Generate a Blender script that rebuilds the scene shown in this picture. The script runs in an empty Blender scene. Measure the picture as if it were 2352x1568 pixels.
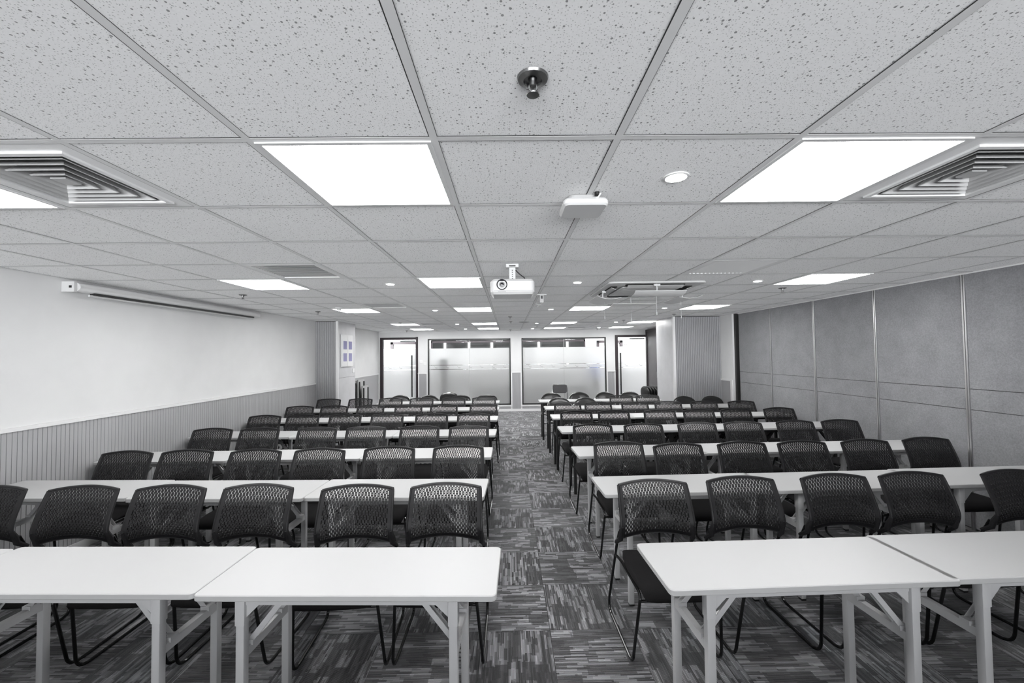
import bpy, math, random
from mathutils import Vector, Matrix
random.seed(7)
D = bpy.data
S = bpy.context.scene
COL = S.collection

# ------------------------------------------------------------------ camera, world, exposure
CAM_H = 1.690
CEIL = 2.392
F_PX, PITCH, YAW, ROLL = 949.43, .0305, .0091, -.0118
def camera():
    cp, sp = math.cos(PITCH), math.sin(PITCH)
    cy, sy = math.cos(YAW), math.sin(YAW)
    fwd = Vector((sy*cp, cy*cp, sp)); right = Vector((cy, -sy, 0)); up = right.cross(fwd)
    cr, sr = math.cos(ROLL), math.sin(ROLL)
    r2 = right*cr + up*sr; u2 = up*cr - right*sr
    c = D.cameras.new('camera'); c.sensor_width = 36; c.lens = F_PX*36/2352; c.clip_start = .02
    o = D.objects.new('camera', c); COL.objects.link(o)
    m = Matrix.Identity(4)
    for i in range(3):
        m[i][0], m[i][1], m[i][2] = r2[i], u2[i], -fwd[i]
    m[0][3], m[1][3], m[2][3] = 0, 0, CAM_H
    o.matrix_world = m
    S.camera = o
camera()
SKY, FILL_BELOW = .8, 32.0      # world fill added to lift the ceiling: bright below the horizon, dim above
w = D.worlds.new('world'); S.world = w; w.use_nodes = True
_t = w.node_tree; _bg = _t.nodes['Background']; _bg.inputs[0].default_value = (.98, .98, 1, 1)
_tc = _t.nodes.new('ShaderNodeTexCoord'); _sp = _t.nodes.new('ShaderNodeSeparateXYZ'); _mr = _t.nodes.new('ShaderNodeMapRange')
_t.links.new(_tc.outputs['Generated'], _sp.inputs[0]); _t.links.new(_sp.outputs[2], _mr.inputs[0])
for _k, _v in ((1, -.04), (2, .02), (3, FILL_BELOW), (4, SKY)): _mr.inputs[_k].default_value = _v
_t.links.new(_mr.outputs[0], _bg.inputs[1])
S.view_settings.view_transform = 'Standard'; S.view_settings.look = 'None'
S.cycles.max_bounces = 16; S.cycles.diffuse_bounces = 12
S.view_settings.exposure = 0.1; S.view_settings.gamma = 1.0; S.view_settings.use_curve_mapping = False
PANEL_W = 26.0        # light given off by the square ceiling panels
SPOT_W = 60.0        # small round downlights

# ------------------------------------------------------------------ materials
class NT:
    def __init__(s, name):
        s.m = D.materials.new(name); s.m.use_nodes = True; s.t = s.m.node_tree; s.t.nodes.clear()
        s.out = s.t.nodes.new('ShaderNodeOutputMaterial')
    def n(s, typ, **kw):
        nd = s.t.nodes.new(typ)
        for k, v in kw.items():
            if k == 'i':
                for kk, vv in v.items():
                    if isinstance(vv, bpy.types.NodeSocket): s.t.links.new(vv, nd.inputs[kk])
                    else: nd.inputs[kk].default_value = vv
            else: setattr(nd, k, v)
        return nd
    def math(s, op, a, b=0.0, c=0.0):
        nd = s.n('ShaderNodeMath', operation=op)
        for k, v in enumerate((a, b, c)):
            if isinstance(v, bpy.types.NodeSocket): s.t.links.new(v, nd.inputs[k])
            else: nd.inputs[k].default_value = v
        return nd.outputs[0]
    def link(s, a, b): s.t.links.new(a, b)
    def surf(s, sh): s.link(sh, s.out.inputs[0]); return s.m

def rgb(v, tint=(1, 1, 1)): return (v*tint[0], v*tint[1], v*tint[2], 1)

def plain(name, v, rough=.5, tint=(1, 1, 1), metal=0, spec=.5, noise=0, nscale=20, bump=0):
    t = NT(name)
    p = t.n('ShaderNodeBsdfPrincipled', i={'Base Color': rgb(v, tint), 'Roughness': rough, 'Metallic': metal, 'Specular IOR Level': spec})
    if noise or bump:
        tc = t.n('ShaderNodeTexCoord'); nz = t.n('ShaderNodeTexNoise', i={'Vector': tc.outputs['Object'], 'Scale': nscale, 'Detail': 4})
        if noise:
            mr = t.n('ShaderNodeMapRange', i={'Value': nz.outputs['Fac'], 'From Min': .3, 'From Max': .7, 'To Min': 1-noise, 'To Max': 1+noise})
            mx = t.n('ShaderNodeVectorMath', operation='SCALE', i={0: (v*tint[0], v*tint[1], v*tint[2]), 'Scale': mr.outputs[0]})
            t.link(mx.outputs[0], p.inputs['Base Color'])
        if bump:
            b = t.n('ShaderNodeBump', i={'Strength': bump, 'Distance': .002, 'Height': nz.outputs['Fac']})
            t.link(b.outputs[0], p.inputs['Normal'])
    return t.surf(p.outputs[0])

def emit(name, strength, tint=(1, 1, 1)):
    t = NT(name)
    e = t.n('ShaderNodeEmission', i={'Color': (*tint, 1), 'Strength': strength})
    return t.surf(e.outputs[0])

def mat_ceiling():
    t = NT('mineral_ceiling_tile')
    g = t.n('ShaderNodeNewGeometry')
    dist = []
    for sc, thr, r0, r1 in ((62, .55, .05, .20), (150, .45, .10, .24)):
        v = t.n('ShaderNodeTexVoronoi', voronoi_dimensions='2D', feature='F1', i={'Vector': g.outputs['Position'], 'Scale': sc, 'Randomness': 1})
        sp = t.n('ShaderNodeSeparateColor', i={0: v.outputs['Color']})
        rad = t.n('ShaderNodeMapRange', i={'Value': sp.outputs[1], 'To Min': r0, 'To Max': r1})
        inside = t.math('LESS_THAN', v.outputs['Distance'], rad.outputs[0])
        keep = t.math('GREATER_THAN', sp.outputs[0], thr)
        dist.append(t.math('MULTIPLY', inside, keep))
    pits = t.math('MAXIMUM', dist[0], t.math('MULTIPLY', dist[1], .55))
    nz = t.n('ShaderNodeTexNoise', i={'Vector': g.outputs['Position'], 'Scale': 220, 'Detail': 3})
    nv = t.n('ShaderNodeMapRange', i={'Value': nz.outputs['Fac'], 'From Min': .3, 'From Max': .7, 'To Min': .90, 'To Max': .95})
    col = t.n('ShaderNodeMix', data_type='RGBA', i={'Factor': pits})
    cv = t.n('ShaderNodeCombineColor', i={0: nv.outputs[0], 1: nv.outputs[0], 2: nv.outputs[0]})
    t.link(cv.outputs[0], col.inputs[6]); col.inputs[7].default_value = (.3, .3, .3, 1)
    bm = t.n('ShaderNodeBump', invert=True, i={'Strength': .5, 'Distance': .002, 'Height': pits})
    p = t.n('ShaderNodeBsdfPrincipled', i={'Base Color': col.outputs[2], 'Roughness': .95, 'Normal': bm.outputs[0], 'Specular IOR Level': .1})
    return t.surf(p.outputs[0])

def mat_carpet():
    t = NT('quarter_turned_carpet_tiles')
    g = t.n('ShaderNodeNewGeometry'); sp = t.n('ShaderNodeSeparateXYZ', i={0: g.outputs['Position']})
    x = t.math('SUBTRACT', sp.outputs[0], .234-20); y = t.math('SUBTRACT', sp.outputs[1], .078-20)
    ix = t.math('FLOOR', t.math('DIVIDE', x, .5)); iy = t.math('FLOOR', t.math('DIVIDE', y, .5))
    par = t.math('MODULO', t.math('ADD', ix, iy), 2.0)            # 0/1 checkerboard
    # u runs along the stripes, v across them
    def mixf(a, b): return t.math('ADD', t.math('MULTIPLY', a, t.math('SUBTRACT', 1.0, par)), t.math('MULTIPLY', b, par))
    u = mixf(x, y); v = mixf(y, x)
    tid = t.math('ADD', t.math('MULTIPLY', ix, 7.13), t.math('MULTIPLY', iy, 3.71))
    PT = .0066
    fine = t.math('FRACT', t.math('DIVIDE', v, PT))
    line = t.math('SMOOTH_MIN', t.math('MULTIPLY', t.math('SUBTRACT', .5, t.math('ABSOLUTE', t.math('SUBTRACT', fine, .5))), 3.0), 1.0, .3)
    def wn(a, b, c):
        cv = t.n('ShaderNodeCombineXYZ', i={0: a, 1: b, 2: c}); n = t.n('ShaderNodeTexWhiteNoise', noise_dimensions='3D', i={0: cv.outputs[0]}); return n.outputs['Value']
    def strokes(width, length, seed):
        row = t.math('FLOOR', t.math('DIVIDE', v, width)); off = wn(row, tid, seed)
        seg = t.math('FLOOR', t.math('DIVIDE', t.math('ADD', u, t.math('MULTIPLY', off, length*2)), length))
        return wn(row, seg, t.math('ADD', tid, seed))
    n1 = strokes(PT, .21, .5); n2 = strokes(PT*2, .12, 1.5); n3 = strokes(PT*3, .09, 4.5); big = strokes(PT*11, .13, 2.5)
    dash = t.math('ADD', t.math('MULTIPLY', t.math('POWER', n1, 2.0), .35), t.math('MULTIPLY', t.math('GREATER_THAN', n2, .62), .42))
    dash = t.math('ADD', dash, t.math('MULTIPLY', t.math('GREATER_THAN', n3, .72), .25))
    dash = t.math('MULTIPLY', dash, t.math('ADD', .22, t.math('MULTIPLY', t.math('GREATER_THAN', big, .33), .78)))
    tone = wn(ix, iy, 9.5)
    lightv = t.math('ADD', .042, t.math('MULTIPLY', dash, .36))
    lightv = t.math('MULTIPLY', lightv, t.math('ADD', .28, t.math('MULTIPLY', line, .95)))
    lightv = t.math('MULTIPLY', lightv, t.math('ADD', .85, t.math('MULTIPLY', tone, .3)))
    nz = t.n('ShaderNodeTexNoise', i={'Vector': g.outputs['Position'], 'Scale': 350, 'Detail': 2})
    lightv = t.math('MULTIPLY', lightv, t.math('ADD', .75, t.math('MULTIPLY', nz.outputs['Fac'], .5)))
    fx = t.math('ABSOLUTE', t.math('SUBTRACT', t.math('FRACT', t.math('DIVIDE', x, .5)), .5)); fy = t.math('ABSOLUTE', t.math('SUBTRACT', t.math('FRACT', t.math('DIVIDE', y, .5)), .5))
    seam = t.math('GREATER_THAN', t.math('MAXIMUM', fx, fy), .4955)
    lightv = t.math('MULTIPLY', lightv, t.math('SUBTRACT', 1.0, t.math('MULTIPLY', seam, .5)))
    cc = t.n('ShaderNodeCombineColor', i={0: lightv, 1: lightv, 2: t.math('MULTIPLY', lightv, 1.05)})
    b = t.n('ShaderNodeBump', i={'Strength': .6, 'Distance': .003, 'Height': t.math('ADD', line, t.math('MULTIPLY', nz.outputs['Fac'], .6))})
    p = t.n('ShaderNodeBsdfPrincipled', i={'Base Color': cc.outputs[0], 'Roughness': .9, 'Normal': b.outputs[0], 'Specular IOR Level': .15, 'Sheen Weight': .35, 'Sheen Roughness': .4})
    return t.surf(p.outputs[0])

def mat_fabric_panel():
    t = NT('grey_felt_panel')
    g = t.n('ShaderNodeNewGeometry')
    n1 = t.n('ShaderNodeTexNoise', i={'Vector': g.outputs['Position'], 'Scale': 90, 'Detail': 6, 'Roughness': .7})
    n2 = t.n('ShaderNodeTexNoise', i={'Vector': g.outputs['Position'], 'Scale': 5, 'Detail': 4, 'Roughness': .6})
    s = t.math('ADD', t.math('MULTIPLY', n1.outputs['Fac'], .24), t.math('MULTIPLY', n2.outputs['Fac'], .10))
    v = t.math('ADD', .055, t.math('MULTIPLY', s, .95))
    cc = t.n('ShaderNodeCombineColor', i={0: v, 1: v, 2: t.math('MULTIPLY', v, 1.05)})
    p = t.n('ShaderNodeBsdfPrincipled', i={'Base Color': cc.outputs[0], 'Roughness': .95, 'Specular IOR Level': .1, 'Sheen Weight': .2})
    return t.surf(p.outputs[0])

def mat_frost():
    t = NT('frosted_film')
    d = t.n('ShaderNodeBsdfDiffuse', i={'Color': (.78, .78, .78, 1)})
    tr = t.n('ShaderNodeBsdfTranslucent', i={'Color': (.92, .92, .92, 1)})
    rf = t.n('ShaderNodeBsdfRefraction', i={'Color': (.92, .92, .92, 1), 'Roughness': .45, 'IOR': 1.2})
    m1 = t.n('ShaderNodeMixShader', i={0: .72}); t.link(d.outputs[0], m1.inputs[1]); t.link(tr.outputs[0], m1.inputs[2])
    m2 = t.n('ShaderNodeMixShader', i={0: .06}); t.link(m1.outputs[0], m2.inputs[1]); t.link(rf.outputs[0], m2.inputs[2])
    return t.surf(m2.outputs[0])

def mat_glass():
    t = NT('clear_glass')
    tr = t.n('ShaderNodeBsdfTransparent', i={'Color': (.94, .95, .95, 1)}); gl = t.n('ShaderNodeBsdfGlossy', i={'Roughness': .02})
    fr = t.n('ShaderNodeFresnel', i={'IOR': 1.45}); m = t.n('ShaderNodeMixShader', i={0: fr.outputs[0]})
    t.link(tr.outputs[0], m.inputs[1]); t.link(gl.outputs[0], m.inputs[2]); return t.surf(m.outputs[0])

M = dict(
    ceil=mat_ceiling(), carpet=mat_carpet(), felt=mat_fabric_panel(), frost=mat_frost(), glass=mat_glass(),
    gridbar=plain('ceiling_t_bar', .72, .5), gap=plain('dark_gap', .03, .8), plaster=plain('white_wall_paint', .66, .8, noise=.03, nscale=3, bump=.05),
    wains=plain('grey_grooved_wainscot', .34, .55, (1, 1, 1.02)), slat=plain('grey_slat_cladding', .30, .5, (1, 1, 1.03)), colside=plain('pale_column_panel', .52, .35, (1, 1, 1.02), noise=.05, nscale=6),
    trim=plain('white_trim', .70, .4), dull=plain('dull_metal', .22, .3, metal=1), hall=plain('corridor_paint', .42, .8), flange=plain('vent_flange', .80, .5), laminate=plain('white_laminate', .40, .5, noise=.01, nscale=2), edge=plain('white_edge_banding', .40, .4),
    leg=plain('white_powder_coat', .46, .35, (1, 1, 1.01), bump=.05, nscale=300), blackleg=plain('black_powder_coat', .012, .35),
    plastic=plain('black_chair_plastic', .013, .45, (1, .97, 1.04), spec=.3, bump=.08, nscale=400), fabric=plain('black_seat_fabric', .007, .9, (1.05, 1, 1.05), spec=.15, noise=.5, nscale=500, bump=.4),
    tube=plain('black_steel_tube', .006, .22), leather=plain('black_leatherette', .012, .28, bump=.1, nscale=120), chrome=plain('chrome', .75, .12, metal=1),
    alu=plain('aluminium_profile', .55, .35, metal=1), white=plain('white_plastic', .55, .4), grey=plain('grey_plastic', .35, .5), black=plain('black_plastic', .012, .4),
    wood=plain('dark_brown_frame', .022, .35, (1.25, .9, 1.05)), darkwood=plain('dark_wood_door', .05, .35, (1.1, 1, 1.05), noise=.15, nscale=4),
    purple=plain('violet_tinted_window', .22, .2, (1, .95, 1.75)), panel=emit('light_panel_diffuser', PANEL_W), spot=emit('downlight_lens', SPOT_W), slit=emit('daylight_slit', 5.0),
    daylight=emit('bright_pane', 3.0), corridor=emit('corridor_light', 27.0), greyroom=plain('far_room_grey', .20, .8), ventwhite=plain('vent_white_metal', .45, .45), ventdark=plain('vent_cavity', .01, .9),
    bottle=plain('blue_water_bottle', .30, .2, (.5, .75, 2.2)), steel=plain('brushed_steel', .45, .3, metal=1), greypad=plain('grey_upholstery', .06, .8, (1, .98, 1.03)), lens=plain('dark_lens', .01, .05, (1, .9, 1.3)), mark=plain('etched_mark', .42, .5))

# ------------------------------------------------------------------ mesh building
class MB:
    def __init__(s): s.v = []; s.f = []; s.m = []; s.mats = []
    def mi(s, m):
        if m not in s.mats: s.mats.append(m)
        return s.mats.index(m)
    def add(s, vs, fs, m, xf=None):
        o = len(s.v); k = s.mi(m)
        for p in vs: s.v.append(tuple(xf @ Vector(p)) if xf else tuple(p))
        for f in fs: s.f.append([i+o for i in f]); s.m.append(k)
        return s
    def box(s, x0, x1, y0, y1, z0, z1, m, xf=None):
        vs = [(x0, y0, z0), (x1, y0, z0), (x1, y1, z0), (x0, y1, z0), (x0, y0, z1), (x1, y0, z1), (x1, y1, z1), (x0, y1, z1)]
        return s.add(vs, [(3, 2, 1, 0), (4, 5, 6, 7), (0, 1, 5, 4), (1, 2, 6, 5), (2, 3, 7, 6), (3, 0, 4, 7)], m, xf)
    def bar(s, a, b, w, h, m, up=(0, 0, 1)):
        """rectangular bar from a to b, w across, h along up"""
        a = Vector(a); b = Vector(b); d = (b-a).normalized(); u = Vector(up); r = d.cross(u).normalized(); u = r.cross(d).normalized()
        vs = []
        for p in (a, b):
            for sx, sy in ((-1, -1), (1, -1), (1, 1), (-1, 1)): vs.append(tuple(p + r*(sx*w/2) + u*(sy*h/2)))
        return s.add(vs, [(0, 1, 2, 3), (7, 6, 5, 4), (0, 4, 5, 1), (1, 5, 6, 2), (2, 6, 7, 3), (3, 7, 4, 0)], m)
    def tube(s, pts, r, m, n=8, caps=True):
        pts = [Vector(p) for p in pts]; rings = []; prev = None
        for i, p in enumerate(pts):
            d = (pts[min(i+1, len(pts)-1)] - pts[max(i-1, 0)]).normalized()
            if prev is None:
                u = Vector((1, 0, 0)) if abs(d.x) < .8 else Vector((0, 1, 0))
                u = (u - d*u.dot(d)).normalized()
            else: u = (prev - d*prev.dot(d)).normalized()
            prev = u; w_ = d.cross(u)
            rr = r[i] if isinstance(r, (list, tuple)) else r
            rings.append([tuple(p + u*math.cos(a)*rr + w_*math.sin(a)*rr) for a in [2*math.pi*k/n for k in range(n)]])
        vs = [q for rg in rings for q in rg]; fs = []
        for i in range(len(rings)-1):
            for k in range(n): fs.append((i*n+k, i*n+(k+1) % n, (i+1)*n+(k+1) % n, (i+1)*n+k))
        if caps: fs.append(list(range(n))[::-1]); fs.append([(len(rings)-1)*n+k for k in range(n)])
        return s.add(vs, fs, m)
    def lathe(s, prof, m, n=24, xf=None):
        """prof: list of (radius, z), around z"""
        vs = []; fs = []
        for r, z in prof:
            for k in range(n): a = 2*math.pi*k/n; vs.append((r*math.cos(a), r*math.sin(a), z))
        for i in range(len(prof)-1):
            for k in range(n): fs.append((i*n+k, i*n+(k+1) % n, (i+1)*n+(k+1) % n, (i+1)*n+k))
        fs.append(list(range(n))[::-1]); fs.append([(len(prof)-1)*n+k for k in range(n)])
        return s.add(vs, fs, m, xf)
    def loft(s, rings, m, caps=True, xf=None):
        n = len(rings[0]); vs = [q for r in rings for q in r]; fs = []
        for i in range(len(rings)-1):
            for k in range(n): fs.append((i*n+k, i*n+(k+1) % n, (i+1)*n+(k+1) % n, (i+1)*n+k))
        if caps: fs.append(list(range(n))[::-1]); fs.append([(len(rings)-1)*n+k for k in range(n)])
        return s.add(vs, fs, m, xf)
    def rbox(s, x0, x1, y0, y1, z0, z1, r, b, m, n=5, xf=None):
        """slab with rounded vertical corners (radius r) and a small bevel b on its top and bottom edges"""
        def ring(ins, z):
            rr = max(r-ins, .0005); out = []
            for cx, cy, a0 in ((x1-r, y1-r, 0), (x0+r, y1-r, 90), (x0+r, y0+r, 180), (x1-r, y0+r, 270)):
                for k in range(n+1):
                    a = math.radians(a0+90*k/n); out.append((cx+rr*math.cos(a), cy+rr*math.sin(a), z))
            return out
        return s.loft([ring(b, z0), ring(0, z0+b), ring(0, z1-b), ring(b, z1)], m, True, xf)
    def mesh(s, name, smooth=True, angle=.6):
        me = D.meshes.new(name); me.from_pydata(s.v, [], s.f)
        for m in s.mats: me.materials.append(m)
        me.polygons.foreach_set('material_index', s.m)
        if smooth:
            me.polygons.foreach_set('use_smooth', [True]*len(s.f)); me.update()
            me.set_sharp_from_angle(angle=angle)
        me.update(); me.validate(); return me
    def build(s, name, parent=None, smooth=True, angle=.6, loc=None, rz=0):
        o = D.objects.new(name, s.mesh(name, smooth, angle)); COL.objects.link(o)
        if parent: o.parent = parent
        if loc is not None: o.location = loc
        o.rotation_euler.z = rz
        return o

def tag(o, label=None, cat=None, group=None, kind=None):
    if label: o['label'] = label
    if cat: o['category'] = cat
    if group: o['group'] = group
    if kind: o['kind'] = kind
    return o
def empty(name, loc, rz=0, label=None, cat=None, group=None, kind=None):
    o = D.objects.new(name, None); COL.objects.link(o); o.location = loc; o.rotation_euler.z = rz; o.empty_display_size = .1
    return tag(o, label, cat, group, kind)
def copy_tree(o, parent=None):
    c = o.copy(); COL.objects.link(c); c.parent = parent
    for ch in list(o.children): copy_tree(ch, c)
    return c
ORD = ['first', 'second', 'third', 'fourth', 'fifth', 'sixth', 'seventh', 'eighth', 'ninth']
XL, XR, YF, YB = -3.85, 4.24, -5.6, 12.30      # room: side walls, wall behind the camera, back wall
SCREEN, PART = 'screen-wall', 'grey-partition'    # the two sides of the aisle, by their walls

# ------------------------------------------------------------------ floor
f = MB().box(XL-.1, XR+.1, YF, YB+.02, -.05, 0, M['carpet']).build('floor', smooth=False); tag(f, kind='structure')

# ------------------------------------------------------------------ ceiling with lay-in tiles on T-bars
GX, GY, P = -.2336, 1.3229, .6
LIGHTS = [(i, j) for j in (0, 4, 8, 13, 16) for i in (-4, -1, 2, 5) if (i, j) not in ((2, 4), (5, 0))]
SQ_VENTS = [(-3, 0), (3, 0)]
GRILLES = {(-3, 3): 'x', (3, 3): 'y', (-3, 7): 'x', (-3, 13): 'x', (3, 13): 'x', (3, 16): 'x'}
AC = (.99, 1.97, 4.02, 4.99)
def cell_rect(i, j): return GX+P*i, GX+P*(i+1), GY+P*j, GY+P*(j+1)
c = MB()
for i in range(-7, 8):
    for j in range(-12, 19):
        if (i, j) in LIGHTS or (i, j) in SQ_VENTS or (i, j) in GRILLES: continue
        x0, x1, y0, y1 = cell_rect(i, j); x0 = max(x0, XL); x1 = min(x1, XR); y0 = max(y0, YF); y1 = min(y1, YB)
        if x1-x0 < .02 or y1-y0 < .02: continue
        q = random.uniform(-.0012, .0012)
        c.box(x0, x1, y0, y1, CEIL+.001+q, CEIL+.02, M['ceil'])
ceil = c.build('ceiling', smooth=False); tag(ceil, kind='structure')
g = MB()
for i in range(-6, 8):
    x = GX+P*i
    if XL < x < XR:
        g.box(x-.012, x+.012, YF, YB, CEIL-.0016, CEIL-.0006, M['gridbar'])
        s_ = 1 if x > 0 else -1                                   # shadow gap beside the bar where the tile sits short
        g.box(x-.012-.003, x-.012, YF, YB, CEIL-.0008, CEIL-.0002, M['gap'])
        g.box(x+.012, x+.0135, YF, YB, CEIL-.0008, CEIL-.0002, M['gap'])
for j in range(-11, 19):
    y = GY+P*j
    if YF < y < YB:
        g.box(XL, XR, y-.012, y+.012, CEIL-.0014, CEIL-.0006, M['gridbar'])
        g.box(XL, XR, y-.012-.004, y-.012, CEIL-.0008, CEIL-.0002, M['gap'])
g.build('grid_bars', ceil, smooth=False)
tag(MB().box(XL-.1, XR+.1, YF-.1, YB+.1, CEIL+.25, CEIL+.3, M['gap']).build('slab', ceil, smooth=False), kind='structure')

# ------------------------------------------------------------------ walls
def grooved(mb, a, b, z0, z1, m, pitch=.035, groove=.005, depth=.006, normal=(1, 0)):
    """vertical boards between plan points a and b, standing proud along normal"""
    a = Vector(a); b = Vector(b); L = (b-a).length; d = (b-a)/L; n = Vector(normal)
    k = max(1, round(L/pitch)); p = L/k
    prof = []
    for i in range(k):
        s0 = i*p
        prof += [a+d*s0, a+d*(s0+groove*.5), a+d*(s0+groove), a+d*(s0+p-1e-4)]
        prof[-4] = prof[-4] + n*0; prof[-3] = prof[-3]; prof[-2] = prof[-2] + n*depth; prof[-1] = prof[-1] + n*depth
    prof.append(b)
    vs = [(q.x, q.y, z) for q in prof for z in (z0, z1)]
    fs = [(2*i, 2*i+2, 2*i+3, 2*i+1) for i in range(len(prof)-1)]
    o = len(mb.v); mb.add(vs, fs, m)
    for z, fl in ((z0, 0), (z1, 1)):                              # closing strips top and bottom
        e = [(q.x, q.y, z) for q in prof]
    return mb
WZ = 1.165
# left wall: white above, grooved wainscot below
wl = MB().box(XL-.12, XL, YF, YB+.1, 0, CEIL+.01, M['plaster']).build('wall_left', smooth=False); tag(wl, kind='structure')
grooved(MB(), (XL+.002, YF), (XL+.002, 8.28), .0, WZ-.03, M['wains'], depth=.008).build('wainscot', wl, smooth=False)
MB().box(XL+.001, XL+.012, 9.2, YB, .0, WZ-.03, M['wains']).build('wainscot', wl, smooth=False)
m = MB().box(XL, XL+.022, YF, 8.28, WZ-.03, WZ, M['trim']).box(XL, XL+.022, 9.2, YB, WZ-.03, WZ, M['trim']).box(XL, XL+.02, YB-.06, YB-.0, 0, WZ-.03, M['trim'])
m.build('cap_rail', wl, smooth=False)
tag(MB().box(XL+.01, XL+.022, YF, 8.28, 0, .07, M['trim']).build('baseboard_left', smooth=False), kind='structure')
# front wall behind the camera, with made-up windows admitting the world fill
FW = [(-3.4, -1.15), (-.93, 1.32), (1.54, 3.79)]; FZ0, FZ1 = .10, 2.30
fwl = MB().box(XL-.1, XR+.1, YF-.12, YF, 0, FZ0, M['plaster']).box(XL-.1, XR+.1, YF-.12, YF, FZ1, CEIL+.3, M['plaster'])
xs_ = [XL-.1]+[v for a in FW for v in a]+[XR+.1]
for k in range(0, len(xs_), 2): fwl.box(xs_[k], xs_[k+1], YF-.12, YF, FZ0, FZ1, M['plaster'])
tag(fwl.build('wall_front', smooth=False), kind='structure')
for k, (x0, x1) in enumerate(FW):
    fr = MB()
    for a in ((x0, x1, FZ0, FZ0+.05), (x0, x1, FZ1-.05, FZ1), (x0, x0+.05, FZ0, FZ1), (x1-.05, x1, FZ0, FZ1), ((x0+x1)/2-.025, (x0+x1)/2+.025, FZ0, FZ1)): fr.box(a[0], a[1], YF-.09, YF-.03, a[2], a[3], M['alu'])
    o = fr.build('window_%d' % (k+11), smooth=False); tag(o, kind='structure')  # unseen window, added only to let the fill light in
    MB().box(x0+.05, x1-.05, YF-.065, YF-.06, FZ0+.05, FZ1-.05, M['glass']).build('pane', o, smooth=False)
    l = D.lights.new('fill_portal', 'AREA'); l.shape = 'RECTANGLE'; l.size = x1-x0; l.size_y = FZ1-FZ0; l.cycles.is_portal = True  # portal steering the added fill through the opening
    lo = D.objects.new('fill_portal', l); COL.objects.link(lo); lo.location = ((x0+x1)/2, YF-.14, (FZ0+FZ1)/2); lo.rotation_euler = (math.radians(90), 0, 0)
# right wall: felt partition panels in aluminium profiles, then a black end post and a painted stretch
wr = MB().box(XR+.03, XR+.15, YF, YB+.1, 0, CEIL+.01, M['plaster']).build('wall_right', smooth=False); tag(wr, kind='structure')
edges = [7.565, 6.632, 5.683, 4.727, 3.792, 2.86, 1.92, .98, .04, -.9, -1.84, -2.78, -3.72, -4.66, YF]
for k in range(len(edges)-1):
    y1, y0 = edges[k], edges[k+1]; pm = MB()
    for z0, z1 in ((.05, 1.128), (1.134, 1.318), (1.324, CEIL-.012)):
        pm.box(XR, XR+.03, y0+.012, y1-.012, z0, z1, M['felt'])
    pm.box(XR+.006, XR+.03, y0+.012, y1-.012, .04, CEIL-.012, M['gap'])
    pm.build('partition_panel', wr, smooth=False)
    if k:
        a = MB()
        for dy in ((-.016, -.004), (.004, .016)) if k != 1 else ((-.010, .010),): a.box(XR-.008, XR+.03, y1+dy[0], y1+dy[1], .03, CEIL-.004, M['alu'])
        a.box(XR, XR+.02, y1-.016, y1+.016, .03, CEIL-.004, M['grey'])
        a.build('profile', wr, smooth=False)
MB().box(XR-.012, XR+.03, YF, 7.56, CEIL-.014, CEIL-.003, M['trim']).build('top_track', wr, smooth=False)
MB().box(4.195, XR+.05, 7.575, 7.63, 0, CEIL-.002, M['black']).build('end_post', wr, smooth=False)
MB().box(4.165, XR+.03, 7.64, YB, 0, CEIL, M['plaster']).build('painted_wall', wr, smooth=False)
MB().box(4.157, 4.165, 7.72, 8.2, 0, WZ-.03, M['wains']).box(4.145, 4.165, 7.665, 8.2, WZ-.03, WZ, M['trim']).box(4.145, 4.165, 7.665, 7.72, 0, WZ-.03, M['trim']).build('wainscot', wr, smooth=False)

# columns clad in grey slats
def column(name, x0, x1, y0, y1, side_x, sgn):
    o = MB().box(x0, x1, y0, y1, 0, CEIL, M['colside']).build(name, smooth=False); tag(o, kind='structure')
    grooved(MB(), (x0+.0, y0-.002), (x1-.0, y0-.002), 0, CEIL-.012, M['slat'], pitch=.035, groove=.012, depth=.012, normal=(0, -1)).build('slat_cladding', o, smooth=False)
    MB().box(x0, x1, y0-.004, y0-.0015, CEIL-.014, CEIL, M['gap']).build('shadow_gap', o, smooth=False)
    MB().box(side_x-.022, side_x+.022, y0-.018, y0+.03, 0, CEIL-.002, M['trim']).build('corner_bead', o, smooth=False)
    return o
cl = column('column_left', XL, -3.415, 8.30, 9.25, -3.425, 1)
MB().box(-3.4155, -3.4135, 8.34, 9.25, 1.245, 1.249, M['gap']).build('panel_joint', cl, smooth=False)
cr = column('column_right', 3.245, 4.16, 8.08, 9.02, 3.255, -1)
# back wall with two doors and two windows
W1, W2 = (-2.39, .065), (.395, 2.91); D1, D2 = (-3.80, -2.68), (3.18, 4.19); WB, WT, DT = .19, 2.165, 2.22
wb = MB()
for x0, x1, z0, z1 in ((XL, D1[0], 0, CEIL), (D1[0], D1[1], DT, CEIL), (D1[1], W1[0], 0, CEIL), (W1[0], W1[1], 0, WB), (W1[0], W1[1], WT, CEIL), (W1[1], W2[0], 0, CEIL),
                       (W2[0], W2[1], 0, WB), (W2[0], W2[1], WT, CEIL), (W2[1], D2[0], 0, CEIL), (D2[0], D2[1], DT, CEIL), (D2[1], XR+.1, 0, CEIL)):
    wb.box(x0, x1, YB, YB+.12, z0, z1, M['plaster'])
wback = wb.build('wall_back', smooth=False); tag(wback, kind='structure')
wn_ = MB()
cas = MB()
for x0, x1 in ((D1[1]+.0, W1[0]-.04), (W1[1]+.04, W2[0]-.04), (W2[1]+.04, D2[0]-.0)):
    grooved(wn_, (x0, YB-.002), (x1, YB-.002), .07, WZ-.03, M['wains'], depth=.008, normal=(0, -1))
    cas.box(x0-.03, x1+.03, YB-.02, YB, WZ-.03, WZ, M['trim'])
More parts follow.
